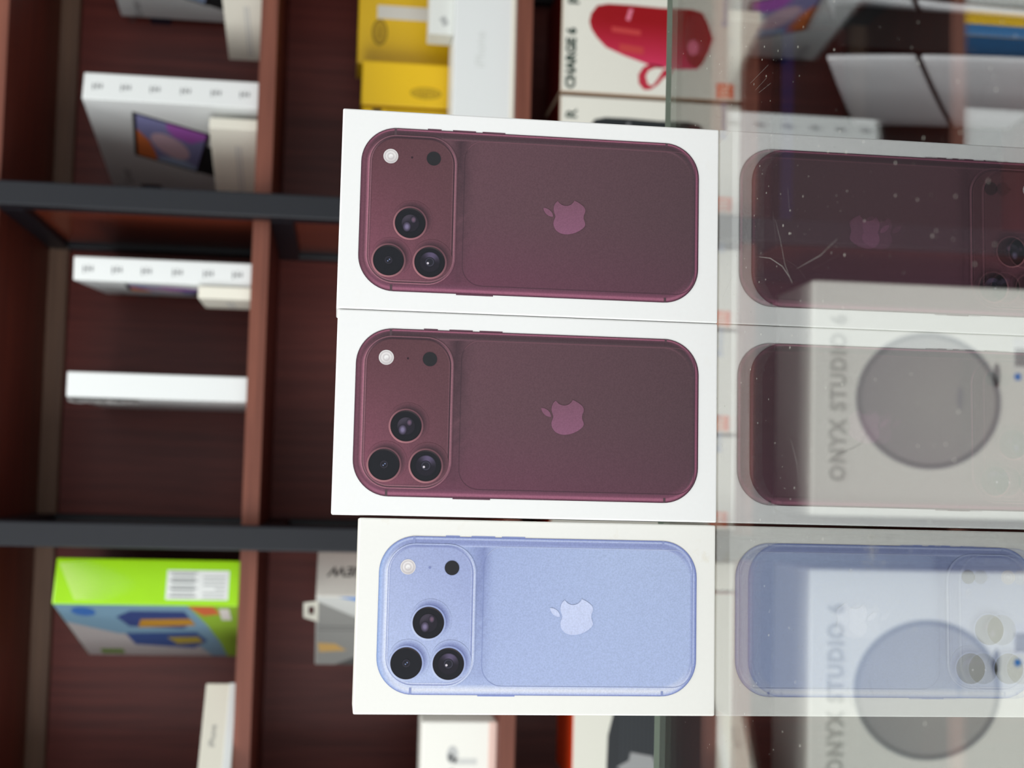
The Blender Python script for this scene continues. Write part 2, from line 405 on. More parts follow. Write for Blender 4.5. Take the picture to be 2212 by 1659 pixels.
# ================================================================ THE THREE PHONE BOXES
APPLE = ("M12.152 6.896c-.948 0-2.415-1.078-3.96-1.04-2.04.027-3.91 1.183-4.961 3.014-2.117 3.675-.546 9.103 1.519 12.09 1.013 1.454 2.208 3.09 3.792 3.039 1.52-.065 2.09-.987 3.935-.987 1.831 0 2.35.987 3.96.948 1.637-.026 2.676-1.48 3.676-2.948 1.156-1.688 1.636-3.325 1.662-3.415-.039-.013-3.182-1.221-3.22-4.857-.026-3.04 2.48-4.494 2.597-4.559-1.429-2.09-3.623-2.324-4.39-2.376-2-.156-3.675 1.09-4.61 1.09z",
         "M15.53 3.83c.843-1.012 1.4-2.427 1.245-3.83-1.207.052-2.662.805-3.532 1.818-.78.896-1.454 2.338-1.273 3.714 1.338.104 2.715-.688 3.559-1.701z")
import re
def svg_poly(d, n=8):
    nums = [float(q) for q in re.findall(r'-?(?:\d+\.\d+|\.\d+|\d+)', d)]
    p = (nums[0], nums[1]); out = [p]; k = 2
    while k + 5 < len(nums) + 0 or k + 6 == len(nums):
        c = nums[k:k + 6]; k += 6
        a, b, e = (p[0] + c[0], p[1] + c[1]), (p[0] + c[2], p[1] + c[3]), (p[0] + c[4], p[1] + c[5])
        for i in range(1, n + 1):
            t = i / n; s = 1 - t
            out.append(tuple(s ** 3 * p[j] + 3 * s * s * t * a[j] + 3 * s * t * t * b[j] + t ** 3 * e[j] for j in (0, 1)))
        p = e
    if math.dist(out[0], out[-1]) < 0.05: out.pop()
    return out

WINE = dict(
    body=lambda u, v: mixc(mixc((104, 72, 81), (85, 64, 70), u), mixc((110, 62, 82), (90, 61, 72), u), max(0, (v - 0.45) / 0.55) ** 1.4),
    dark=(62, 46, 53),
    top=[(0, (104, 64, 80)), (.25, (58, 40, 48)), (.6, (160, 96, 118)), (.95, (146, 88, 108)), (1.3, (84, 58, 68)), (2.4, (72, 53, 60)), (3.6, (78, 60, 66)), (4.4, (112, 78, 88)), (4.7, None)],
    left=[(0, (64, 40, 50)), (.4, (96, 58, 72)), (1.4, (112, 70, 84)), (2.4, (98, 62, 74)), (3.1, (134, 84, 100)), (3.7, (176, 116, 134)), (4.2, (120, 76, 90)), (4.9, None)],
    bottom=[(0, (70, 42, 54)), (.35, (92, 54, 70)), (1.0, (150, 92, 114)), (1.7, (158, 98, 120)), (2.4, (120, 72, 92)), (3.6, (104, 66, 82)), (4.6, None)],
    right=[(0, (56, 40, 48)), (.5, (88, 56, 70)), (1.1, (152, 88, 112)), (1.6, (120, 74, 92)), (2.2, (78, 62, 68)), (3.6, None)],
    plat=lambda u, v: mixc(mixc((92, 60, 66), (92, 63, 68), u), mixc((136, 80, 98), (100, 65, 75), u), v ** 1.1),
    pl_hi=(164, 112, 124), pl_dk=(58, 42, 49), rim=(178, 122, 128), rim_d=(92, 62, 70),
    logo=((122, 82, 100), (134, 88, 112)), line=(70, 54, 62), button=(92, 56, 72))
LILAC = dict(
    body=lambda u, v: mixc(mixc((150, 162, 204), (170, 184, 218), u * 1.4), mixc((166, 178, 214), (172, 186, 222), u), v),
    dark=(116, 126, 172),
    top=[(0, (112, 122, 172)), (.4, (128, 140, 190)), (1.1, (188, 198, 228)), (1.6, (140, 150, 194)), (2.8, (136, 146, 190)), (4.0, (152, 162, 204)), (4.5, (190, 200, 230)), (4.8, None)],
    left=[(0, (122, 140, 190)), (.4, (150, 172, 216)), (1.3, (172, 188, 226)), (2.2, (166, 178, 214)), (3.0, (204, 212, 236)), (3.7, (226, 230, 243)), (4.3, (184, 194, 224)), (4.9, None)],
    bottom=[(0, (106, 116, 166)), (.4, (150, 162, 208)), (1.1, (196, 204, 230)), (2.2, (220, 222, 234)), (3.2, (206, 212, 232)), (4.2, (186, 196, 224)), (4.8, None)],
    right=[(0, (104, 116, 170)), (.5, (128, 140, 190)), (1.1, (156, 168, 212)), (1.7, (190, 200, 230)), (2.3, (150, 162, 206)), (3.4, None)],
    plat=lambda u, v: mixc(mixc((164, 174, 210), (152, 162, 202), u), mixc((182, 194, 226), (172, 184, 220), u), v),
    pl_hi=(214, 220, 238), pl_dk=(128, 138, 184), rim=(196, 206, 232), rim_d=(138, 150, 196),
    logo=((200, 208, 236), (196, 204, 234)), line=(126, 138, 186), button=(140, 152, 200))

def phone_box(label, loc, rz, Wb, Hb, Db, pal, cardmat, u0, u1, v0, v1, logo_u, bb):
    """Wb x Hb x Db carton; u = mm down from the top edge, v = mm from the right edge; all the rest is the print on its front"""
    c = Carton('phone_box', label, 'phone box', loc, rz, Wb, Db, Hb, cardmat, 0.0007, group='phone boxes standing on the glass counter')
    X = lambda vv: Wb / 2 - vv * 0.001
    Zz = lambda uu: Hb - uu * 0.001
    L, Wd = u1 - u0, v1 - v0
    mid = (v0 + v1) / 2
    def uv(x, z): return (Hb - z) * 1000, (Wb / 2 - x) * 1000
    def bodycol(x, z):
        u, v = uv(x, z)
        col = pal['body'](max(0, min(1, (u - u0) / L)), max(0, min(1, (v - v0) / Wd)))
        g = math.exp(-(((u - 57.5) / 3.4) ** 2)) * (0.85 - 0.6 * max(0, min(1, (v - v0 - 4) / (Wd * 0.75))))
        col = mixc(col, pal['dark'], g * (1 if v < v1 - 6 else 0.3))
        return col
    def shade(x, z, nx, nz, t):
        # nz=+1 top end of phone, nx=+1 right side
        base = bodycol(x, z)
        ws = dict(left=max(0, nz) ** 2, right=max(0, -nz) ** 2, top=max(0, nx) ** 2, bottom=max(0, -nx) ** 2)
        tot = sum(ws.values()) or 1; out = [0, 0, 0]
        for k, q in ws.items():
            tab = [(a, (b if b is not None else base)) for a, b in pal[k]]
            pc = prof(tab, t)
            for i in range(3): out[i] += pc[i] * q / tot
        return tuple(out)
    x0, x1, z0, z1 = X(v1), X(v0), Zz(u1), Zz(u0)
    rr = 0.0172
    rings = []
    for t in (0, .2, .4, .6, .8, 1.0, 1.25, 1.5, 1.8, 2.1, 2.5, 3.0, 3.4, 3.8, 4.3, 4.9, 6, 9, 13, 17, 22, 27, 31, Wd / 2):
        i = t * 0.001
        P = rrect(x0 + i, x1 - i, z0 + i, z1 - i, rr - i * (0.9 if t < 5 else 1.0), ns=26, nc=14)
        rings.append(([(p[0], p[1]) for p in P], [shade(p[0], p[1], p[2], p[3], t) for p in P]))
    ph = c.rings('phone_print', 'F', rings, 2, cap=False)
    tag(ph, 'printed picture of the back of a phone')
    # side buttons
    for a, b_ in ((40.8, 47.4), (52.9, 64.1), (67.3, 78.4)):
        c.patch('button_print', 'F', [(X(v0 + .3), Zz(a)), (X(v0 - .55), Zz(a)), (X(v0 - .55), Zz(b_)), (X(v0 + .3), Zz(b_))], ink(pal['button']), 1, ph)
    c.patch('button_print', 'F', [(X(v1 - .3), Zz(bb[0])), (X(v1 + .55), Zz(bb[0])), (X(v1 + .55), Zz(bb[1])), (X(v1 - .3), Zz(bb[1]))], ink(pal['button']), 1, ph)
    # antenna bands
    for a in (u0 + 16.0, u1 - 16.5):
        c.rect('antenna_band_print', 'F', X(v0 + 4.0 if a < 60 else v0 + 1.6), X(v0 + .1), Zz(a + .55), Zz(a - .55), ink(mixc(pal['dark'], pal['body'](.3, .5), .35)), 3, ph)
        c.rect('antenna_band_print', 'F', X(v1 - .1), X(v1 - (3.2 if a < 60 else 2.4)), Zz(a + .55), Zz(a - .55), ink(mixc(pal['dark'], pal['body'](.3, .5), .35)), 3, ph)
    # back window outline
    cu0, cu1, cv0, cv1 = 58.9, u1 - 1.9, v0 + 4.2, v1 - 4.1
    P = [rrect(X(cv1) + i, X(cv0) - i, Zz(cu1) + i, Zz(cu0) - i, 0.0095 - i, ns=20, nc=10) for i in (0, .00022)]
    fn = face_fn('F', Wb, Db, Hb); n = len(P[0])
    V = [fn(p[0], p[1], 3) for q in P for p in q]; Cc = []
    for q in P:
        for p in q:
            col = mixc(pal['line'], bodycol(p[0], p[1]), 0.35 if (p[2] < -.3 or p[3] > .5) else 0.0)
            if p[2] > .5: col = mixc(pal['pl_hi'], bodycol(p[0], p[1]), 0.6)
            Cc.append(tuple(s2l(k) for k in col))
    mesh_obj('back_window_outline', V, [(i, (i + 1) % n, (i + 1) % n + n, i + n) for i in range(n)], M_PRINTB, ph, cols=Cc)
    # camera plateau
    pu0, pu1, pv0, pv1 = u0 + 3.6, 55.6, v0 + 3.4, v1 - 3.7
    def platcol(x, z):
        u, v = uv(x, z)
        return pal['plat'](max(0, min(1, (u - pu0) / (pu1 - pu0))), max(0, min(1, (v - pv0) / (pv1 - pv0))))
    def pshade(x, z, nx, nz, t):
        base = platcol(x, z); bd = shade(x, z, nx, nz, 4.9)
        hi, dk = pal['pl_hi'], pal['pl_dk']
        tabs = dict(left=[(0, shade(x, z, nx, nz, 3.7)), (.35, hi), (.8, mixc(dk, base, .3)), (1.15, hi), (1.5, mixc(dk, base, .5)), (1.9, base)],
                    right=[(0, bd), (.7, mixc(hi, bd, .35)), (1.2, mixc(hi, bd, .2)), (1.5, dk), (1.9, mixc(dk, base, .2)), (2.15, mixc(hi, base, .6)), (2.5, base)],
                    top=[(0, bd), (.35, mixc(hi, bd, .55)), (.8, mixc(dk, bd, .25)), (1.2, dk), (1.6, mixc(dk, base, .55)), (2.0, base)],
                    bottom=[(0, mixc(hi, bd, .35)), (.4, mixc(hi, bd, .1)), (.8, dk), (1.2, mixc(dk, hi, .5)), (1.5, hi), (1.85, mixc(base, dk, .4)), (2.2, base)])
        ws = dict(left=max(0, nz) ** 2, right=max(0, -nz) ** 2, top=max(0, nx) ** 2, bottom=max(0, -nx) ** 2)
        tot = sum(ws.values()) or 1; out = [0, 0, 0]
        for k, q in ws.items():
            pc = prof(tabs[k], t)
            for i in range(3): out[i] += pc[i] * q / tot
        return tuple(out)
    rings = []
    ph_w = pu1 - pu0
    for t in (0, .2, .4, .6, .8, 1.0, 1.2, 1.4, 1.6, 1.8, 2.0, 2.25, 2.6, 5, 9, 13, 17, ph_w / 2):
        i = t * 0.001
        P = rrect(X(pv1) + i, X(pv0) - i, Zz(pu1) + i, Zz(pu0) - i, 0.0135 - i, ns=16, nc=12)
        rings.append(([(p[0], p[1]) for p in P], [pshade(p[0], p[1], p[2], p[3], t) for p in P]))
    pl = c.rings('camera_plateau_print', 'F', rings, 4, ph, cap=False)
    # lenses
    def disc(cu, cv, radii, colfn, lvl, name, parent, ell=1.0, n=56, mat_=M_PRINTB):
        rg = []
        for r in radii:
            pts, cols = [], []
            for i in range(n):
                a = 2 * math.pi * i / n; x = X(cv) + r * .001 * math.cos(a); z = Zz(cu) + r * .001 * ell * math.sin(a)
                pts.append((x, z)); cols.append(colfn(x, z, r, a))
            rg.append((pts, cols))
        return c.rings(name, 'F', rg, lvl, parent, mat_)
    # a = 0 points to the right of the standing box, a = 90 deg to its top
    dv = (v1 - v0) - 79.3
    lens_at = ((33.6, 54.5 + dv - (0.0 if dv > -2 else .3)), (23.8, 73.1 + dv - .2), (43.4, 73.2 + dv - .2))
    for k, (lu, lv) in enumerate(lens_at):
        # printed crescent shadow on the lower right of each lens
        V, F, Cc, NA, rads = [], [], [], 28, (7.9, 8.7, 9.5, 10.4, 11.3)
        for j in range(NA + 1):
            t = -1 + 2 * j / NA; an = R(-38 + 96 * t); wgt = math.cos(t * math.pi / 2) ** 0.8
            for r in rads:
                r2 = 7.9 + (r - 7.9) * (0.3 + 0.7 * wgt)
                px_, pz_ = X(lv) + r2 * .001 * math.cos(an), Zz(lu) + r2 * .001 * math.sin(an)
                V.append(fn(px_, pz_, 5 + .2 * k))
                dk = pal['pl_dk'] if pal is WINE else (100, 108, 156)
                Cc.append(tuple(s2l(q) for q in mixc(platcol(px_, pz_), dk, wgt * max(0.0, 1 - (r - 7.9) / 3.4) ** 1.1)))
        for j in range(NA):
            for i in range(4):
                q = j * 5 + i; F.append((q, q + 1, q + 6, q + 5))
        mesh_obj('lens_shadow_print', V, F, M_PRINT, pl, cols=Cc)
        def ln(x, z, r, a):
            if r > 7.95: return mixc(pal['rim_d'], pal['rim'], .5 - .5 * math.cos(a - R(-38)))
            if r > 7.4: return mixc(pal['rim'], pal['rim_d'], .5 - .35 * math.cos(a - R(140)))
            if r > 7.25: return (44, 38, 44)
            if r > 6.7: return mixc((30, 29, 33), (62, 54, 56), max(0, math.cos(a - R(-20))) ** 3)
            return (32, 33, 38)
        le = disc(lu, lv, (8.2, 8.0, 7.9, 7.45, 7.3, 7.2, 6.9, 6.6, 6.3, 4, 2), ln, 6, 'lens_print', pl)
        if k == 0:
            disc(lu, lv + .1, (4.3, 3.9, 3.0), lambda x, z, r, a: (32, 33, 38) if r > 4.2 else mixc((40, 38, 46), (66, 60, 72), max(0, math.cos(a - R(30)))), 7, 'lens_ring_print', le)
            for (du, dv_, r1, cc) in ((1.5, -1.6, 1.3, (128, 96, 112)), (-1.6, 1.9, 1.9, (150, 140, 176))):
                disc(lu + du, lv + dv_, (r1 * 1.3, r1 * .8, r1 * .35), lambda x, z, r, a, r1=r1, cc=cc: (40, 38, 46) if r > r1 * 1.2 else mixc((70, 62, 80), cc, 1 - (r / r1)), 8, 'lens_glint_print', le, .8)
        elif k == 1:
            disc(lu, lv, (1.9, 1.6, 1.2), lambda x, z, r, a: (32, 33, 38) if r > 1.8 else (56, 52, 62) if r > 1.3 else (36, 36, 42), 7, 'lens_ring_print', le)
            for q in ((.45, -.35, .32), (-.35, .4, .32)):
                disc(lu + q[0], lv + q[1], (q[2], q[2] * .5), lambda x, z, r, a: (120, 132, 168), 8, 'lens_glint_print', le)
        else:
            disc(lu, lv, (5.0, 4.4, 3.6, 2.6, 2.3, 1.8, 1.5), lambda x, z, r, a: (32, 33, 38) if r > 4.9 else mixc((38, 36, 44), (92, 82, 108), max(0, math.cos(a - R(-15))) ** 2) if r > 2.5 else (30, 30, 36) if r > 2.2 else (66, 64, 78) if r > 1.6 else (40, 40, 48), 7, 'lens_ring_print', le)
            disc(lu - .9, lv + .6, (.55, .3), lambda x, z, r, a: (206, 198, 206), 8, 'lens_glint_print', le)
    def fl(x, z, r, a):
        k = (225, 220, 219) if r > 3.1 else (203, 197, 197) if r > 2.4 else (228, 223, 222) if r > 1.8 else (208, 202, 202) if r > 1.1 else (238, 235, 234)
        return mixc(k, (180, 172, 174), .35 * max(0, math.cos(a - R(200))))
    disc(23.4, 22.4, (3.55, 3.3, 3.0, 2.6, 2.3, 1.9, 1.6, 1.2, .9, .4), fl, 5, 'flash_print', pl)
    disc(44.0, 22.5, (3.5, 3.35, 3.25, 1.5), lambda x, z, r, a: pal['rim_d'] if r > 3.4 else (44, 44, 47), 5, 'sensor_print', pl)
    disc(33.6, 22.5, (.75, .55, .3), lambda x, z, r, a: mixc(platcol(x, z), pal['rim'], .4) if r > .7 else pal['pl_dk'], 5, 'microphone_print', pl)
    # logo: a bitten apple with a leaf
    sc = 0.00086
    for k, d in enumerate(APPLE):
        pts = [((q[0] - 11.7) * sc + X(mid + .2), Zz(logo_u) - (q[1] - 14.9) * sc) for q in svg_poly(d, 10)]
        cols = []
        for x, z in pts: cols.append(tuple(s2l(q) for q in mixc(pal['logo'][0], pal['logo'][1], .5 - (x - X(mid)) / 0.016)))
        P = orient('F', pts)
        if P[0] != pts[0]: cols = cols[::-1]
        mesh_obj('apple_logo_print' if k == 0 else 'leaf_logo_print', [fn(u, v, 4) for u, v in P], [tuple(range(len(P)))], M_PRINT, ph, cols=cols)
    return c
INKS = {}
def ink(c):
    k = tuple(int(q) for q in c)
    if k not in INKS: INKS[k] = mat('ink_%d_%d_%d' % k, k, 0.45, 0.4, grain=0.04)
    return INKS[k]

Z0 = GLASS_Z + 0.0002
phone_box('white phone box with a wine-red phone print, farthest from the lilac one', (0.1274, 0.6583, Z0), 1.7, 0.0968, 0.1848, 0.034, WINE, M_CARD, 9.4, 174.8, 8.4, 87.7, 110.5, (56.4, 74.2))
phone_box('white phone box with a wine-red phone print, middle of the three', (0.0305, 0.6550, Z0), 2.1, 0.0966, 0.1840, 0.034, WINE, M_CARD, 9.2, 174.6, 8.5, 87.8, 110.5, (56.4, 74.2))
phone_box('worn smaller white phone box with a pale lilac-blue phone print', (-0.0642, 0.6532, Z0), 2.1, 0.0902, 0.1709, 0.034, LILAC, M_CARD_WORN, 10.0, 161.6, 8.0, 81.1, 103.6, (57.3, 74.8))

# ================================================================ UPPER SHELF (row above eye level)
ZA = 1.2432
def lerp2(a, b, t): return (a[0] + (b[0] - a[0]) * t, a[1] + (b[1] - a[1]) * t)
def spine_marks(c, zs, x, s=0.0055):
    for z in zs:
        for k in range(3):
            a = 0.5 - k * 0.45
            zz = z + a * s * 2.0
            c.rect('spine_character', 'F', x - s * (1.0 - .2 * k), x + s * (.7 + .15 * (k % 2)), zz - s * .14, zz + s * .14, M_INK, 1)
        c.rect('spine_character', 'F', x - s * .15, x + s * .1, z - s * 1.1, z + s * 1.2, M_INK, 2)

def display_box(label, loc, rz, spine=True, w=0.036, d=0.285, h=0.2135):
    c = Carton('tablet_box', label, 'box', loc, rz, w, d, h, M_WHITE, 0.0014, group='white tablet boxes standing on the upper shelf')
    if spine: spine_marks(c, [0.196, 0.162, 0.127, 0.090, 0.053, 0.018], 0.0)
    q = [(0.031, 0.155), (0.151, 0.167), (0.196, 0.092), (0.080, 0.068)]          # near-top, far-top, far-bottom, near-bottom on the cover
    def at(s, t): return lerp2(lerp2(q[0], q[1], s), lerp2(q[3], q[2], s), t)
    fr = c.patch('screen_print', 'L', [at(-.02, -.03), at(1.02, -.03), at(1.02, 1.03), at(-.02, 1.03)], M_BLACK, 1)
    c.patch('screen_ground_print', 'L', [at(.02, .02), at(.98, .02), at(.98, .98), at(.02, .98)], ink((140, 142, 190)), 2, fr)
    c.patch('screen_orange_print', 'L', [at(.35, .02), at(.98, .02), at(.98, .34), at(.80, .30), at(.55, .20)], ink((228, 128, 72)), 3, fr)
    c.patch('screen_violet_print', 'L', [at(.02, .42), at(.02, .98), at(.16, .98), at(.34, .80), at(.30, .55), at(.16, .44)], ink((182, 104, 200)), 3, fr)
    c.patch('screen_blue_print', 'L', [at(.98, .32), at(.98, .98), at(.90, .98), at(.78, .70), at(.86, .40)], ink((172, 196, 226)), 3, fr)
    c.patch('screen_rose_print', 'L', [at(.55 + .24 * math.cos(2 * math.pi * i / 24) * 1.0 + .10 * math.sin(2 * math.pi * i / 24), .52 + .30 * math.sin(2 * math.pi * i / 24)) for i in range(24)], ink((218, 188, 202)), 4, fr)
    c.patch('stand_print', 'L', [(0.105, 0.085), (0.196, 0.092), (0.215, 0.060), (0.250, 0.024), (0.120, 0.066)], ink((36, 44, 46)), 0.6)
    c.text('cover_text', 'L', 'Screen', 0.222, 0.188, 0.018, M_INK, 1)
    c.text('cover_text', 'L', 'K', 0.258, 0.199, 0.016, M_INK, 1)
    c.rect('dark_label', 'L', 0.246, 0.276, 0.146, 0.174, ink((38, 40, 60)), 1)
    return c
def rotoff(x, y, rz, dx, dy):
    a = R(rz); return (x + dx * math.cos(a) - dy * math.sin(a), y + dx * math.sin(a) + dy * math.cos(a))
def put(nx, ny, rz, w):          # front-left bottom corner -> origin at front centre
    return rotoff(nx, ny, rz, w / 2, 0)
x, y = put(0.452, 1.722, 12.5, 0.036)
display_box('white tablet box at upper left of the photo, its cover showing a screen picture', (x, y, ZA), 12.5, d=0.262)
x, y = put(0.676, 1.735, 9.0, 0.036)
display_box('white tablet box cut off by the top edge of the photo, dark label showing', (x, y, ZA), 8.0, d=0.248)
x, y = put(0.228, 1.722, -3.5, 0.030)
display_box('white tablet box with characters on its spine, just below the upper black post', (x, y, ZA), -3.5, w=0.029, d=0.24)
x, y = put(0.0865, 1.718, 0.0, 0.031)
c = Carton('tablet_box', 'plain white tablet box with torn clear wrap, midway between the two black posts', 'box', (x, y, ZA), 0.0, 0.0305, 0.27, 0.2145, M_WHITE, 0.0014, group='white tablet boxes standing on the upper shelf')
V, F = [], []
for i in range(9):
    for j in range(5):
        V.append((-0.0153 - 0.0015 - 0.004 * abs(math.sin(i * 1.3 + j)), 0.002 + 0.012 * j, 0.214 - 0.010 * i))
for i in range(8):
    for j in range(4):
        k = i * 5 + j; F.append((k, k + 1, k + 6, k + 5))
mesh_obj('loose_wrap', V, F, mat('wrap_film', (196, 196, 194), 0.25, 0.7), c.root)

def small_cream(label, nx, ny, rz, w, d, h):
    x, y = put(nx, ny, rz, w)
    c = Carton('accessory_box', label, 'box', (x, y, ZA), rz, w, d, h, M_CREAM, 0.001, group='small cream accessory boxes on the upper shelf')
    c.rect('cover_line_print', 'L', d * .25, d * .93, h * .46, h * .50, M_PALEINK, 1)
    c.rect('cover_line_print', 'L', d * .25, d * .93, h * .38, h * .42, M_PALEINK, 1)
    c.text('cover_text', 'L', 'JUUU66', d * .93, h * .30, 0.010, M_INK, 1, align='CENTER') if False else None
    return c
small_cream('small cream box standing against the cover with the screen picture', 0.4250, 1.722, 22.0, 0.0150, 0.150, 0.060)
small_cream('small cream box cut off by the top edge of the photo', 0.602, 1.715, 16.0, 0.0160, 0.165, 0.052)
small_cream('small cream box beside the white spine just below the upper black post', 0.2115, 1.715, 0.0, 0.0155, 0.10, 0.064)

# lime box
x, y = put(-0.158, 1.697, 19.0, 0.056)
c = Carton('toy_box', 'lime green shrink-wrapped box with a white data label and blue picture side', 'box', (x, y, ZA), 19.0, 0.056, 0.285, 0.2155, M_GREEN, 0.0014)
lb = c.rect('data_label', 'F', -0.0210, 0.0150, 0.013, 0.086, ink((228, 232, 230)), 1)
lb['label'] = 'white printed data label'
for i in range(4):
    c.rect('label_line_print', 'F', 0.0125 - 0.0095 * i - .0012, 0.0125 - 0.0095 * i, 0.050, 0.083, M_INK, 2, lb)
for i in range(7):
    c.rect('label_text_print', 'F', -0.018 + 0.0044 * i, -0.0165 + 0.0044 * i, 0.053, 0.080, ink((150, 156, 156)), 2, lb)
for i in range(6):
    c.rect('label_text_print', 'F', -0.0185 + 0.005 * i, -0.0172 + 0.005 * i, 0.017, 0.017 + (0.026 if i != 2 else .012), ink((150, 156, 156)), 2, lb)
cv = c.rect('picture_side', 'L', 0.001, 0.284, 0.001, 0.2145, ink((124, 160, 182)), 1)
c.patch('picture_green_print', 'L', [(0.001, 0.001), (0.284, 0.001), (0.284, 0.030), (0.20, 0.034), (0.10, 0.044), (0.001, 0.060)], ink((150, 190, 60)), 2, cv)
c.patch('picture_pale_print', 'L', [(0.09, 0.214), (0.284, 0.214), (0.284, 0.05), (0.19, 0.07), (0.15, 0.16)], ink((186, 180, 178)), 2, cv)
c.patch('picture_toy_print', 'L', [(0.030, 0.130), (0.030, 0.066), (0.085, 0.060), (0.12, 0.075), (0.11, 0.14), (0.06, 0.15)], ink((56, 74, 128)), 3, cv)
c.patch('picture_toy_print', 'L', [(0.072, 0.122), (0.066, 0.062), (0.10, 0.058), (0.115, 0.130)], ink((190, 140, 50)), 4, cv)
c.patch('picture_toy_print', 'L', [(0.15, 0.150), (0.14, 0.060), (0.19, 0.050), (0.235, 0.070), (0.215, 0.145)], ink((56, 84, 140)), 3, cv)
c.patch('picture_toy_print', 'L', [(0.17, 0.100), (0.165, 0.060), (0.20, 0.056), (0.21, 0.09)], ink((170, 150, 60)), 4, cv)
c.patch('picture_red_print', 'L', [(0.003, 0.060), (0.003, 0.030), (0.04, 0.024), (0.05, 0.045)], ink((214, 110, 70)), 3, cv)
c.rect('picture_white_print', 'L', 0.012, 0.07, 0.012, 0.024, ink((226, 222, 216)), 4, cv)
c.ellipse('picture_badge_print', 'L', 0.035, 0.185, 0.022, 0.014, ink((60, 110, 180)), 3, cv)
c.rect('picture_badge_print', 'L', 0.245, 0.272, 0.165, 0.195, ink((104, 140, 50)), 3, cv)
# wrinkled film folds on the lime spine, their glints painted in as paler lime
for i in range(16):
    t = i / 15
    px, pz = -0.0265, 0.206 - 0.0 * t
    ex, ez = -0.024 + 0.040 * t, 0.150 - 0.045 * math.sin(t * 3.1) * (0.6 + 0.4 * random.random())
    V = []
    a, b = Vector((0.020 - 0.046 * t * .9, 0.2115 - .02 * t)), Vector((0.024 - 0.046 * t, 0.172 - 0.055 * math.sin(t * 2.6)))
    dv = (b - a).normalized(); n_ = Vector((-dv.y, dv.x)) * 0.0008
    V = [(a.x + n_.x, -.0002, a.y + n_.y), (a.x - n_.x, -.0002, a.y - n_.y), ((a.x + b.x) / 2, -.0011, (a.y + b.y) / 2), (b.x, -.0002, b.y)]
    mesh_obj('film_fold', V, [(0, 1, 2), (1, 3, 2), (3, 0, 2)], mat('film_painted_glint', (206, 236, 140), 0.12, 0.9), c.root)

# flat cream phone box at the lower edge of the frame
c = Carton('phone_box', 'flat cream lidded box at lower left, below the lime box in the photo', 'phone box', (-0.318, 1.690, ZA), 38.0, 0.160, 0.075, 0.0375, M_CREAM, 0.0012)
box_obj('base_tray', -0.0806, 0.0806, -0.0006, 0.0756, 0.0001, 0.0098, M_WHITE, c.root, 0.0008)
c.text('side_text', 'F', 'iPhone', 0.010, 0.024, 0.0105, M_INK, 1)

# ================================================================ SHELF BEHIND THE PHONE BOXES
ZB = 0.9272
c = Carton('gadget_box', 'yellow box with a round stamp and white strip, rearmost of the yellow ones', 'box', (0.628, 1.835, ZB), -4, 0.150, 0.10, 0.197, M_YELLOW, 0.0015, group='yellow boxes behind the phone boxes')
e = c.ellipse('round_stamp', 'F', -0.0325, 0.168, 0.0175, 0.0105, M_YINK, 1)
c.ellipse('stamp_centre', 'F', -0.0325, 0.168, 0.0145, 0.0082, ink((196, 158, 8)), 2, e)
c.text('stamp_text', 'F', 'lens', -0.0325, 0.168, 0.010, M_YINK, 3, parent=e)
c.rect('white_strip', 'F', -0.014, 0.004, 0.072, 0.172, ink((226, 224, 214)), 1)
c = Carton('gadget_box', 'yellow box with a dark oval stamp near its foot, middle of the three', 'box', (0.514, 1.795, ZB), 0, 0.0585, 0.12, 0.190, M_YELLOW, 0.0015, group='yellow boxes behind the phone boxes')
e = c.ellipse('oval_stamp', 'F', -0.010, 0.106, 0.0078, 0.0205, M_YINK, 1)
c.ellipse('stamp_centre', 'F', -0.010, 0.106, 0.0066, 0.0190, ink((206, 168, 8)), 2, e)
c.text('stamp_text', 'F', '<LIFE>', -0.010, 0.106, 0.011, M_YINK, 3, rot=90, parent=e)
c = Carton('gadget_box', 'yellow box with a small black tag, tucked behind the first phone box', 'box', (0.4515, 1.797, ZB), 0, 0.0610, 0.12, 0.188, M_YELLOW, 0.0015, group='yellow boxes behind the phone boxes')
c.rect('black_tag', 'F', 0.010, 0.029, 0.163, 0.175, M_BLACK, 1)
c.rect('ridge_print', 'F', -0.029, 0.029, 0.002, 0.158, ink((206, 168, 8)), 1)
c = Carton('phone_box', 'long white phone box lying flat in front of the yellow boxes', 'phone box', (0.548, 1.703, ZB), 0.6, 0.205, 0.085, 0.0775, M_WHITE, 0.0014)
c.text('faint_text', 'F', 'iPhone', -0.010, 0.044, 0.017, ink((206, 210, 207)), 1)
box_obj('base_tray', -0.1028, 0.1028, -0.0004, 0.0854, 0.0001, 0.0062, M_CREAM, c.root, 0.0006)
c = Carton('adapter_box', 'small pale box lying on the long white box by the yellow strip', 'box', (0.602, 1.712, ZB + 0.0777), -2, 0.088, 0.05, 0.031, M_GREYW, 0.0012)
c.text('mark_print', 'F', '88', -0.027, 0.012, 0.012, M_INK, 1, rot=30)

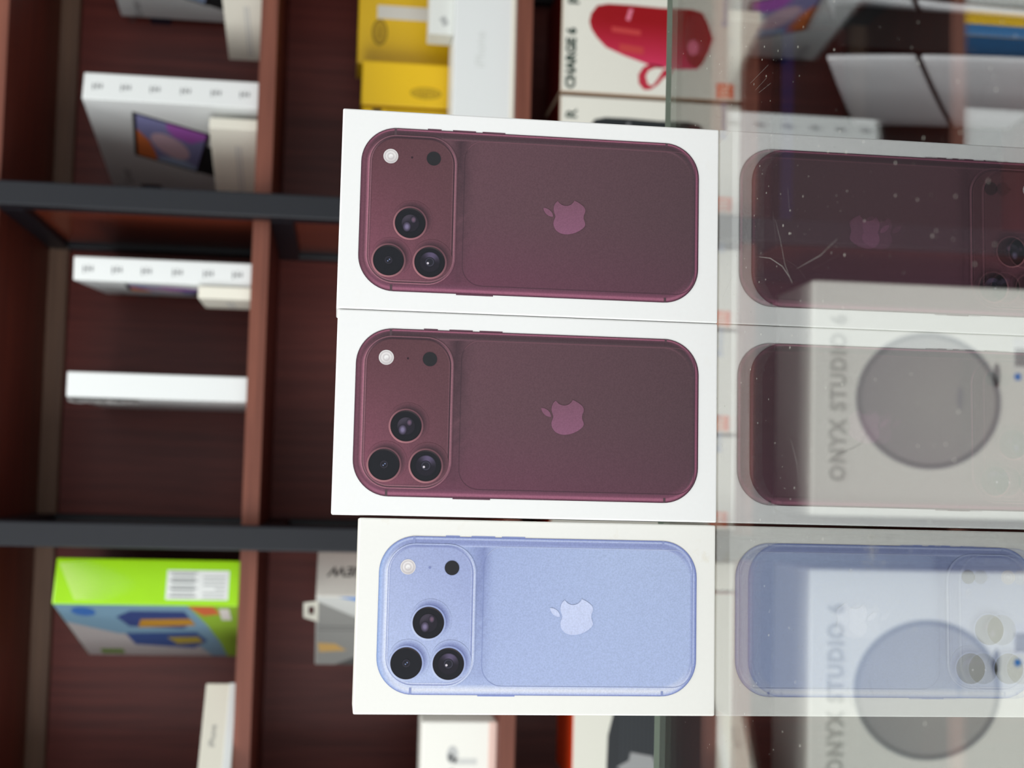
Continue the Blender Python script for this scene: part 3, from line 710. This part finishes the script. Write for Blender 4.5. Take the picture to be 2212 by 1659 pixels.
x, y = put(-0.146, 1.712, 38.0, 0.066)
c = Carton('earphone_box', 'white box with bold dark lettering, grey picture side and hang tab, beside lilac box', 'box', (x, y, ZB), 38.0, 0.066, 0.16, 0.225, mat('card_offwhite', (222, 220, 212), 0.45, 0.4), 0.0014)
c.text('side_text', 'F', 'NEW', 0.004, 0.186, 0.020, M_BLACK, 1, rot=90, shear=.25, bold=0.0004)
cv = c.rect('picture_side', 'L', 0.001, 0.159, 0.001, 0.224, ink((206, 208, 204)), 1)
c.patch('picture_grey_print', 'L', [(0.01, 0.224), (0.159, 0.224), (0.159, 0.10), (0.10, 0.10), (0.05, 0.17)], ink((150, 150, 146)), 2, cv)
c.patch('picture_dark_print', 'L', [(0.10, 0.12), (0.159, 0.20), (0.159, 0.12)], ink((92, 92, 90)), 3, cv)
for q in (0.066, 0.074):
    c.rect('picture_line_print', 'L', q, q + .002, 0.12, 0.222, ink((110, 110, 108)), 3, cv)
c.patch('picture_blue_print', 'L', [(0.001, 0.198), (0.001, 0.12), (0.014, 0.12), (0.010, 0.17)], M_BLUE, 3, cv)
c.patch('picture_tan_print', 'L', [(0.106, 0.222), (0.128, 0.220), (0.124, 0.185), (0.108, 0.200)], ink((206, 168, 104)), 3, cv)
V = [(-0.034, 0.010, 0.222), (-0.034, 0.014, 0.240), (-0.034, 0.046, 0.240), (-0.034, 0.056, 0.222),
     (-0.034, 0.021, 0.227), (-0.034, 0.021, 0.234), (-0.034, 0.039, 0.234), (-0.034, 0.039, 0.227)]
V += [(q[0] + .0008, q[1], q[2]) for q in V]
F = [(0, 1, 5, 4), (1, 2, 6, 5), (2, 3, 7, 6), (3, 0, 4, 7)]
F += [tuple(k + 8 for k in q[::-1]) for q in F] + [(i, (i + 1) % 4, (i + 1) % 4 + 8, i + 8) for i in range(4)]
mesh_obj('hang_tab', V, F, M_CREAM, c.root)

c = Carton('earbud_box', 'cream box with grey earbud picture standing below the lilac phone box', 'box', (-0.368, 1.712, ZB), 0, 0.146, 0.06, 0.0925, mat('card_ivory', (236, 236, 228), 0.45, 0.4, grain=.02), 0.0022)
box_obj('base_tray', -0.0728, 0.0728, -0.0006, 0.0606, 0.0001, 0.0105, mat('card_blush', (226, 196, 184), 0.5, 0.4), c.root, 0.001)
for dx in (0.033, 0.006, -0.022):
    c.ellipse('earbud_print', 'F', dx, 0.054, 0.011, 0.007, ink((190, 192, 190)), 1)
    c.ellipse('earbud_print', 'F', dx - .003, 0.056, 0.005, 0.004, ink((110, 112, 112)), 2)
    c.rect('earbud_stem_print', 'F', dx - .012, dx - .004, 0.024, 0.052, ink((206, 208, 204)), 1)

# ================================================================ SPEAKER BOXES ON THE SHELF BELOW
ZC = 0.6342
def facepx(x, y, w):      # pixel-like print coordinates of the first speaker box front -> metres on the face
    return (-w / 2 + (212 - y) * 0.000592, 0.2345 - (x - 1208) * 0.00057)
def speaker_box(label, xl, xr, body, hue, txt, h=0.2345, full=True, yf=1.704):
    w = xr - xl
    c = Carton('speaker_box', label, 'speaker box', ((xl + xr) / 2, yf, ZC), 0, w, 0.13, h, mat('card_tan', (206, 178, 150), 0.5, 0.3), 0.0012, group='speaker boxes on the shelf below the counter line')
    c.rect('top_print', 'T', -w / 2 + .001, w / 2 - .001, .001, .129, body, 1)
    c.rect('front_print', 'F', -w / 2 + .0008, w / 2 - .0008, .001, h - .001, ink((228, 227, 216)), 1)
    z = lambda X_, Y_: facepx(1140 + X_ / 4.096, Y_ / 4.096, w)
    out = [(530, 235), (545, 160), (600, 85), (700, 62), (900, 60), (1200, 68), (1480, 62), (1590, 90), (1640, 180), (1690, 320), (1645, 450), (1590, 545), (1545, 600), (1380, 612), (1230, 605), (1100, 590), (860, 520), (690, 455), (600, 370), (550, 300)]
    ctr = (1080, 300)
    cols_out = [mixc(hue[0], hue[1], max(0, (q[1] - 200) / 420)) for q in out]
    rings = []
    for s, k in ((1, 0.25), (.93, .0), (.7, .0), (.4, 0), (.1, 0)):
        pts = [z(ctr[0] + (q[0] - ctr[0]) * s, ctr[1] + (q[1] - ctr[1]) * s) for q in out]
        rings.append((pts, [mixc(mixc(hue[0], hue[1], max(0, min(1, (ctr[1] + (q[1] - ctr[1]) * s - 200) / 380))), (236, 190, 190) if hue is REDS else (150, 150, 150), k * .4) for q in out]))
    a = sum(rings[0][0][i][0] * rings[0][0][(i + 1) % 20][1] - rings[0][0][(i + 1) % 20][0] * rings[0][0][i][1] for i in range(20))
    if a < 0: rings = [(p[::-1], q[::-1]) for p, q in rings]
    sp = c.rings('speaker_print', 'F', rings, 2, None, M_PRINTB)
    if full:
        lp = [(1290, 680), (1240, 690), (1180, 760), (1110, 810), (1050, 815), (1000, 760), (995, 680), (1040, 610), (1100, 580), (1220, 590), (1230, 612), (1150, 612), (1090, 640), (1065, 690), (1085, 760), (1125, 775), (1170, 720), (1230, 620), (1330, 610), (1310, 640)]
        c.patch('strap_print', 'F', [z(*q) for q in lp], ink(mixc(hue[0], hue[1], .5)), 2, sp)
        c.patch('gleam_print', 'F', [z(900, 95), z(935, 95), z(905, 205), z(870, 195)], ink(mixc(hue[1], (255, 255, 255), .35)), 3, sp)
        for (a0, a1, b0, b1) in ((740, 1010, 265, 330), (815, 1040, 415, 500)):
            c.patch('lettering_print', 'F', [z(a0, b0), z(a1, b0 + 20), z(a1, b1), z(a0, b1 - 20)], ink(mixc(hue[0], (240, 110, 100), .45)), 3, sp)
        c.ellipse('end_cap_print', 'F', *z(1530, 340), 0.036, 0.016, ink(mixc(hue[0], (150, 80, 80), .45)), 3, sp)
        c.ellipse('end_cap_print', 'F', *z(1500, 410), 0.010, 0.007, ink(mixc(hue[1], (255, 255, 255), .3)), 4, sp)
    lg = c.patch('orange_logo', 'F', [z(1730, 715), z(1890, 715), z(1890, 850), z(1730, 850)], M_ORANGE, 2)
    p = z(1812, 782); c.text('logo_text', 'F', 'JBL', p[0], p[1], 0.017, ink((250, 214, 190)), 3, parent=lg, bold=0.0003)
    p = z(372, 570); c.text('front_text', 'F', txt, p[0], p[1], 0.0165, M_DGREEN, 2, bold=0.0009)
    p = z(390, 50); c.text('front_mark', 'F', 'R', p[0], p[1], 0.020, M_DGREEN, 2, bold=0.0005)
    p = z(1800, 18); c.text('front_text', 'F', 'Bluetooth', p[0] - .002, p[1], 0.012, ink((110, 140, 190)), 2)
    return c
REDS = ((158, 22, 30), (214, 58, 96)); DARKS = ((44, 48, 50), (30, 32, 36)); BLUES = ((36, 60, 110), (60, 90, 160)); GREYS = ((120, 124, 126), (150, 152, 154))
speaker_box('speaker box showing a red speaker with a strap', 0.492, 0.634, M_CRED, REDS, 'CHARGE 6')
speaker_box('speaker box next to the red speaker box, its dark picture mostly behind a phone box', 0.345, 0.487, M_CRED, DARKS, 'CHARGE 6')
speaker_box('narrow speaker box seen as a strip through the glass beside the first phone box', 0.199, 0.300, M_CORANGE, DARKS, 'FLIP 7', full=False)
speaker_box('speaker box behind the middle phone box, on the side of the first phone box', 0.066, 0.195, M_CORANGE, BLUES, 'CHARGE 6')
speaker_box('speaker box behind the middle phone box, on the side of the lilac phone box', -0.055, 0.062, M_CORANGE, GREYS, 'FLIP 7', full=False)
c = Carton('cable_box', 'slim pale box squeezed between the second black post and a speaker box', 'box', (-0.1135, 1.704, ZC), 0, 0.034, 0.12, 0.20, M_CREAM, 0.001)
c.text('front_text', 'F', 'DC', 0.002, 0.03, 0.012, M_INK, 1)
# box with the black mesh speaker
w = 0.232
c = Carton('speaker_box', 'orange-topped speaker box with a large black mesh speaker picture', 'speaker box', (-0.134 - w / 2, 1.704, ZC), 0, w, 0.12, 0.2010, M_CORANGE, 0.0012, group='speaker boxes on the shelf below the counter line')
c.rect('front_print', 'F', -w / 2 + .0008, w / 2 - .0008, .001, 0.2, ink((222, 222, 210)), 1)
sp = c.patch('speaker_print', 'F', [(-w / 2 + .001, 0.150), (-0.100, 0.158), (-0.060, 0.157), (-0.03, 0.150), (0.03, 0.135), (0.03, 0.04), (-0.03, 0.02), (-w / 2 + .001, 0.02)], ink((34, 38, 42)), 2)
for i in range(22):
    zz = 0.03 + i * 0.0052
    c.rect('mesh_row_print', 'F', -0.10, 0.02, zz, zz + 0.0016, ink((50, 55, 60)), 3, sp)
c.patch('smoke_print', 'F', [(-w / 2 + .001, 0.120), (-0.098, 0.145), (-0.090, 0.130), (-0.080, 0.128), (-0.085, 0.10), (-w / 2 + .001, 0.09)], ink((150, 152, 152)), 4, sp)
c.text('front_text', 'F', 'XL', 0.10, 0.03, 0.013, M_INK, 2)

# ================================================================ BOTTOM SHELF, SEEN THROUGH THE GLASS
ZD = 0.1552
M_ONYX = mat('card_onyx', (240, 242, 234), 0.45, 0.4, grain=0.02)
def studio_box(label, xc):
    w, h = 0.300, 0.3815
    c = Carton('round_speaker_box', label, 'speaker box', (xc, 1.700, ZD), 0, w, 0.15, h, M_ONYX, 0.003, group='large pale boxes with a round grey speaker')
    cx, cz, a, b = 0.000, 0.2265, 0.0885, 0.0985
    n = 64; rings = []
    for s in (1.0, .985, .955, .93, .90, .75, .5, .25, .05):
        pts = [(cx + a * s * math.cos(2 * math.pi * i / n), cz + b * s * math.sin(2 * math.pi * i / n)) for i in range(n)]
        cols = []
        for i in range(n):
            an = 2 * math.pi * i / n
            e = (178, 183, 183) if s > .96 else (142, 147, 148) if s > .92 else (178, 180, 178)
            if s <= .92: e = mixc((186, 188, 184), (172, 174, 174), s * (.5 + .5 * math.sin(an)))
            if s > .99: e = mixc((225, 228, 222), (160, 166, 168), .5 - .5 * math.sin(an + .6))
            cols.append(e)
        rings.append((pts, cols))
    d = c.rings('round_speaker_print', 'F', rings, 1, None, M_PRINTB)
    c.ellipse('speaker_badge_print', 'F', 0.004, cz - 0.042, 0.016, 0.004, ink((160, 164, 166)), 2, d)
    c.ellipse('foot_print', 'F', 0.036, cz - 0.092, 0.016, 0.005, ink((146, 150, 150)), 1, d)
    t = c.text('front_text', 'F', 'ONYX STUDIO 6', 0.0, 0.347, 0.0285, ink((192, 195, 188)), 1, spacing=1.20, extrude=0.0004, bold=0.0011)
    # fit the lettering to the width of the printed line
    xs = [q.co.x for q in t.data.vertices]; k = 0.212 / (max(xs) - min(xs)); mx_ = (max(xs) + min(xs)) / 2
    for q in t.data.vertices: q.co.x = (q.co.x - mx_) * k
    st = c.rect('care_sticker', 'F', 0.045, 0.085, 0.085, 0.112, ink((236, 238, 236)), 1)
    for i in range(11): c.rect('barcode_bar', 'F', 0.049 + i * .0022, 0.0502 + i * .0022, 0.092, 0.110, M_BLACK, 2, st)
    c.ellipse('blue_mark', 'F', 0.035, 0.106, 0.005, 0.005, M_BLUE, 1)
    return c
studio_box('pale lettered box with its round grey speaker whole, seen through the glass mid right', 0.1155)
studio_box('pale lettered box with a round grey speaker cut by the bottom edge, lower right', -0.2510)

# game console standing on end: black core between two white plates, each split by a slanted groove
con = thing('game_console', 'white game console standing on end with slanted dark grooves, seen through the glass', 'game console', (0.612, 1.725, ZD), 10.0)
M_PLATE = mat('console_white', (238, 240, 245), 0.4, 0.5, grain=0.02)
M_CORE = mat('console_black', (24, 24, 27), 0.3, 0.5)
def plate(sx, zb_f, zt_f, zb_r, zt_r, name):
    """curved plate piece: flares out towards the top; front edge at y=0, rear at y=.21"""
    V, F = [], []
    NY, NZ = 8, 8
    for side in (0, 1):
        for j in range(NY + 1):
            t = j / NY; yy = 0.212 * t
            za = zb_f + (zb_r - zb_f) * t; zb = zt_f + (zt_r - zt_f) * t
            for i in range(NZ + 1):
                s = i / NZ; z = za + (zb - za) * s
                out = 0.030 + 0.016 * (z / 0.36) ** 2 + 0.006 * math.sin(math.pi * t)
                V.append((sx * (out + (0.0 if side == 0 else 0.008)), yy, z))
    n = (NY + 1) * (NZ + 1)
    for side in (0, 1):
        for j in range(NY):
            for i in range(NZ):
                a = side * n + j * (NZ + 1) + i
                F.append((a, a + 1, a + NZ + 2, a + NZ + 1))
    ring = [j * (NZ + 1) for j in range(NY + 1)] + [NY * (NZ + 1) + i for i in range(1, NZ + 1)] + [j * (NZ + 1) + NZ for j in range(NY - 1, -1, -1)] + [i for i in range(NZ - 1, 0, -1)]
    for k in range(len(ring)):
        a, b = ring[k], ring[(k + 1) % len(ring)]
        F.append((a, b, b + n, a + n))
    o = mesh_obj(name, V, F, M_PLATE, con, True)
    bm = bmesh.new(); bm.from_mesh(o.data); bmesh.ops.recalc_face_normals(bm, faces=bm.faces[:]); bm.to_mesh(o.data); bm.free()
    bv = o.modifiers.new('bevel', 'BEVEL'); bv.width = 0.003; bv.segments = 2; bv.limit_method = 'ANGLE'
    return o
for sx in (-1, 1):
    plate(sx, 0.239, 0.361, 0.097, 0.243, 'upper_plate')
    plate(sx, 0.006, 0.231, 0.006, 0.089, 'lower_plate')
pr = [(0.006, 0.0), (0.205, 0.0), (0.205, 0.226), (0.006, 0.344)]
mesh_obj('core', [(sx * 0.029, y_, z_) for sx in (-1, 1) for y_, z_ in pr], [(3, 2, 1, 0), (4, 5, 6, 7), (0, 1, 5, 4), (1, 2, 6, 5), (2, 3, 7, 6), (3, 0, 4, 7)], M_CORE, con)
box_obj('drive_slot', -0.002, 0.002, 0.003, 0.0058, 0.06, 0.16, mat('slot_grey', (70, 72, 78), .4), con)
# dark carton with blue top band behind the console
c = Carton('console_carton', 'dark carton with a blue band along its top, behind the white console', 'box', (0.53, 1.955, ZD), 0, 0.30, 0.04, 0.345, mat('card_black', (30, 28, 30), .4), 0.0012)
c.rect('blue_band', 'F', -0.1495, 0.1495, 0.326, 0.3445, ink((44, 50, 120)), 1)

# ================================================================ TOP SHELF, SEEN ONLY IN THE REFLECTION
ZT = 1.5602
c = Carton('toy_box', 'yellow and blue box mirrored in the glass at the top right corner', 'box', (0.660, 1.745, ZT), 0, 0.092, 0.08, 0.20, M_YELLOW, 0.0014)
c.rect('blue_side', 'L', 0.001, 0.079, 0.001, 0.198, ink((34, 110, 170)), 1)
c.rect('blue_side_band', 'F', -0.0458, -0.030, 0.001, 0.198, ink((34, 110, 170)), 1)
c = Carton('phone_box', 'rounded white box mirrored in the glass at the right edge below the console', 'box', (0.445, 1.72, ZT), 0, 0.13, 0.07, 0.19, M_WHITE, 0.008)
c.rect('base_line', 'F', -0.056, 0.056, 0.020, 0.0215, M_PALEINK, 1)
c = Carton('phone_box', 'pale rounded box mirrored in front of the yellow and blue box', 'box', (0.676, 1.70, ZT + 0.0), 0, 0.064, 0.04, 0.14, M_GREYW, 0.008)
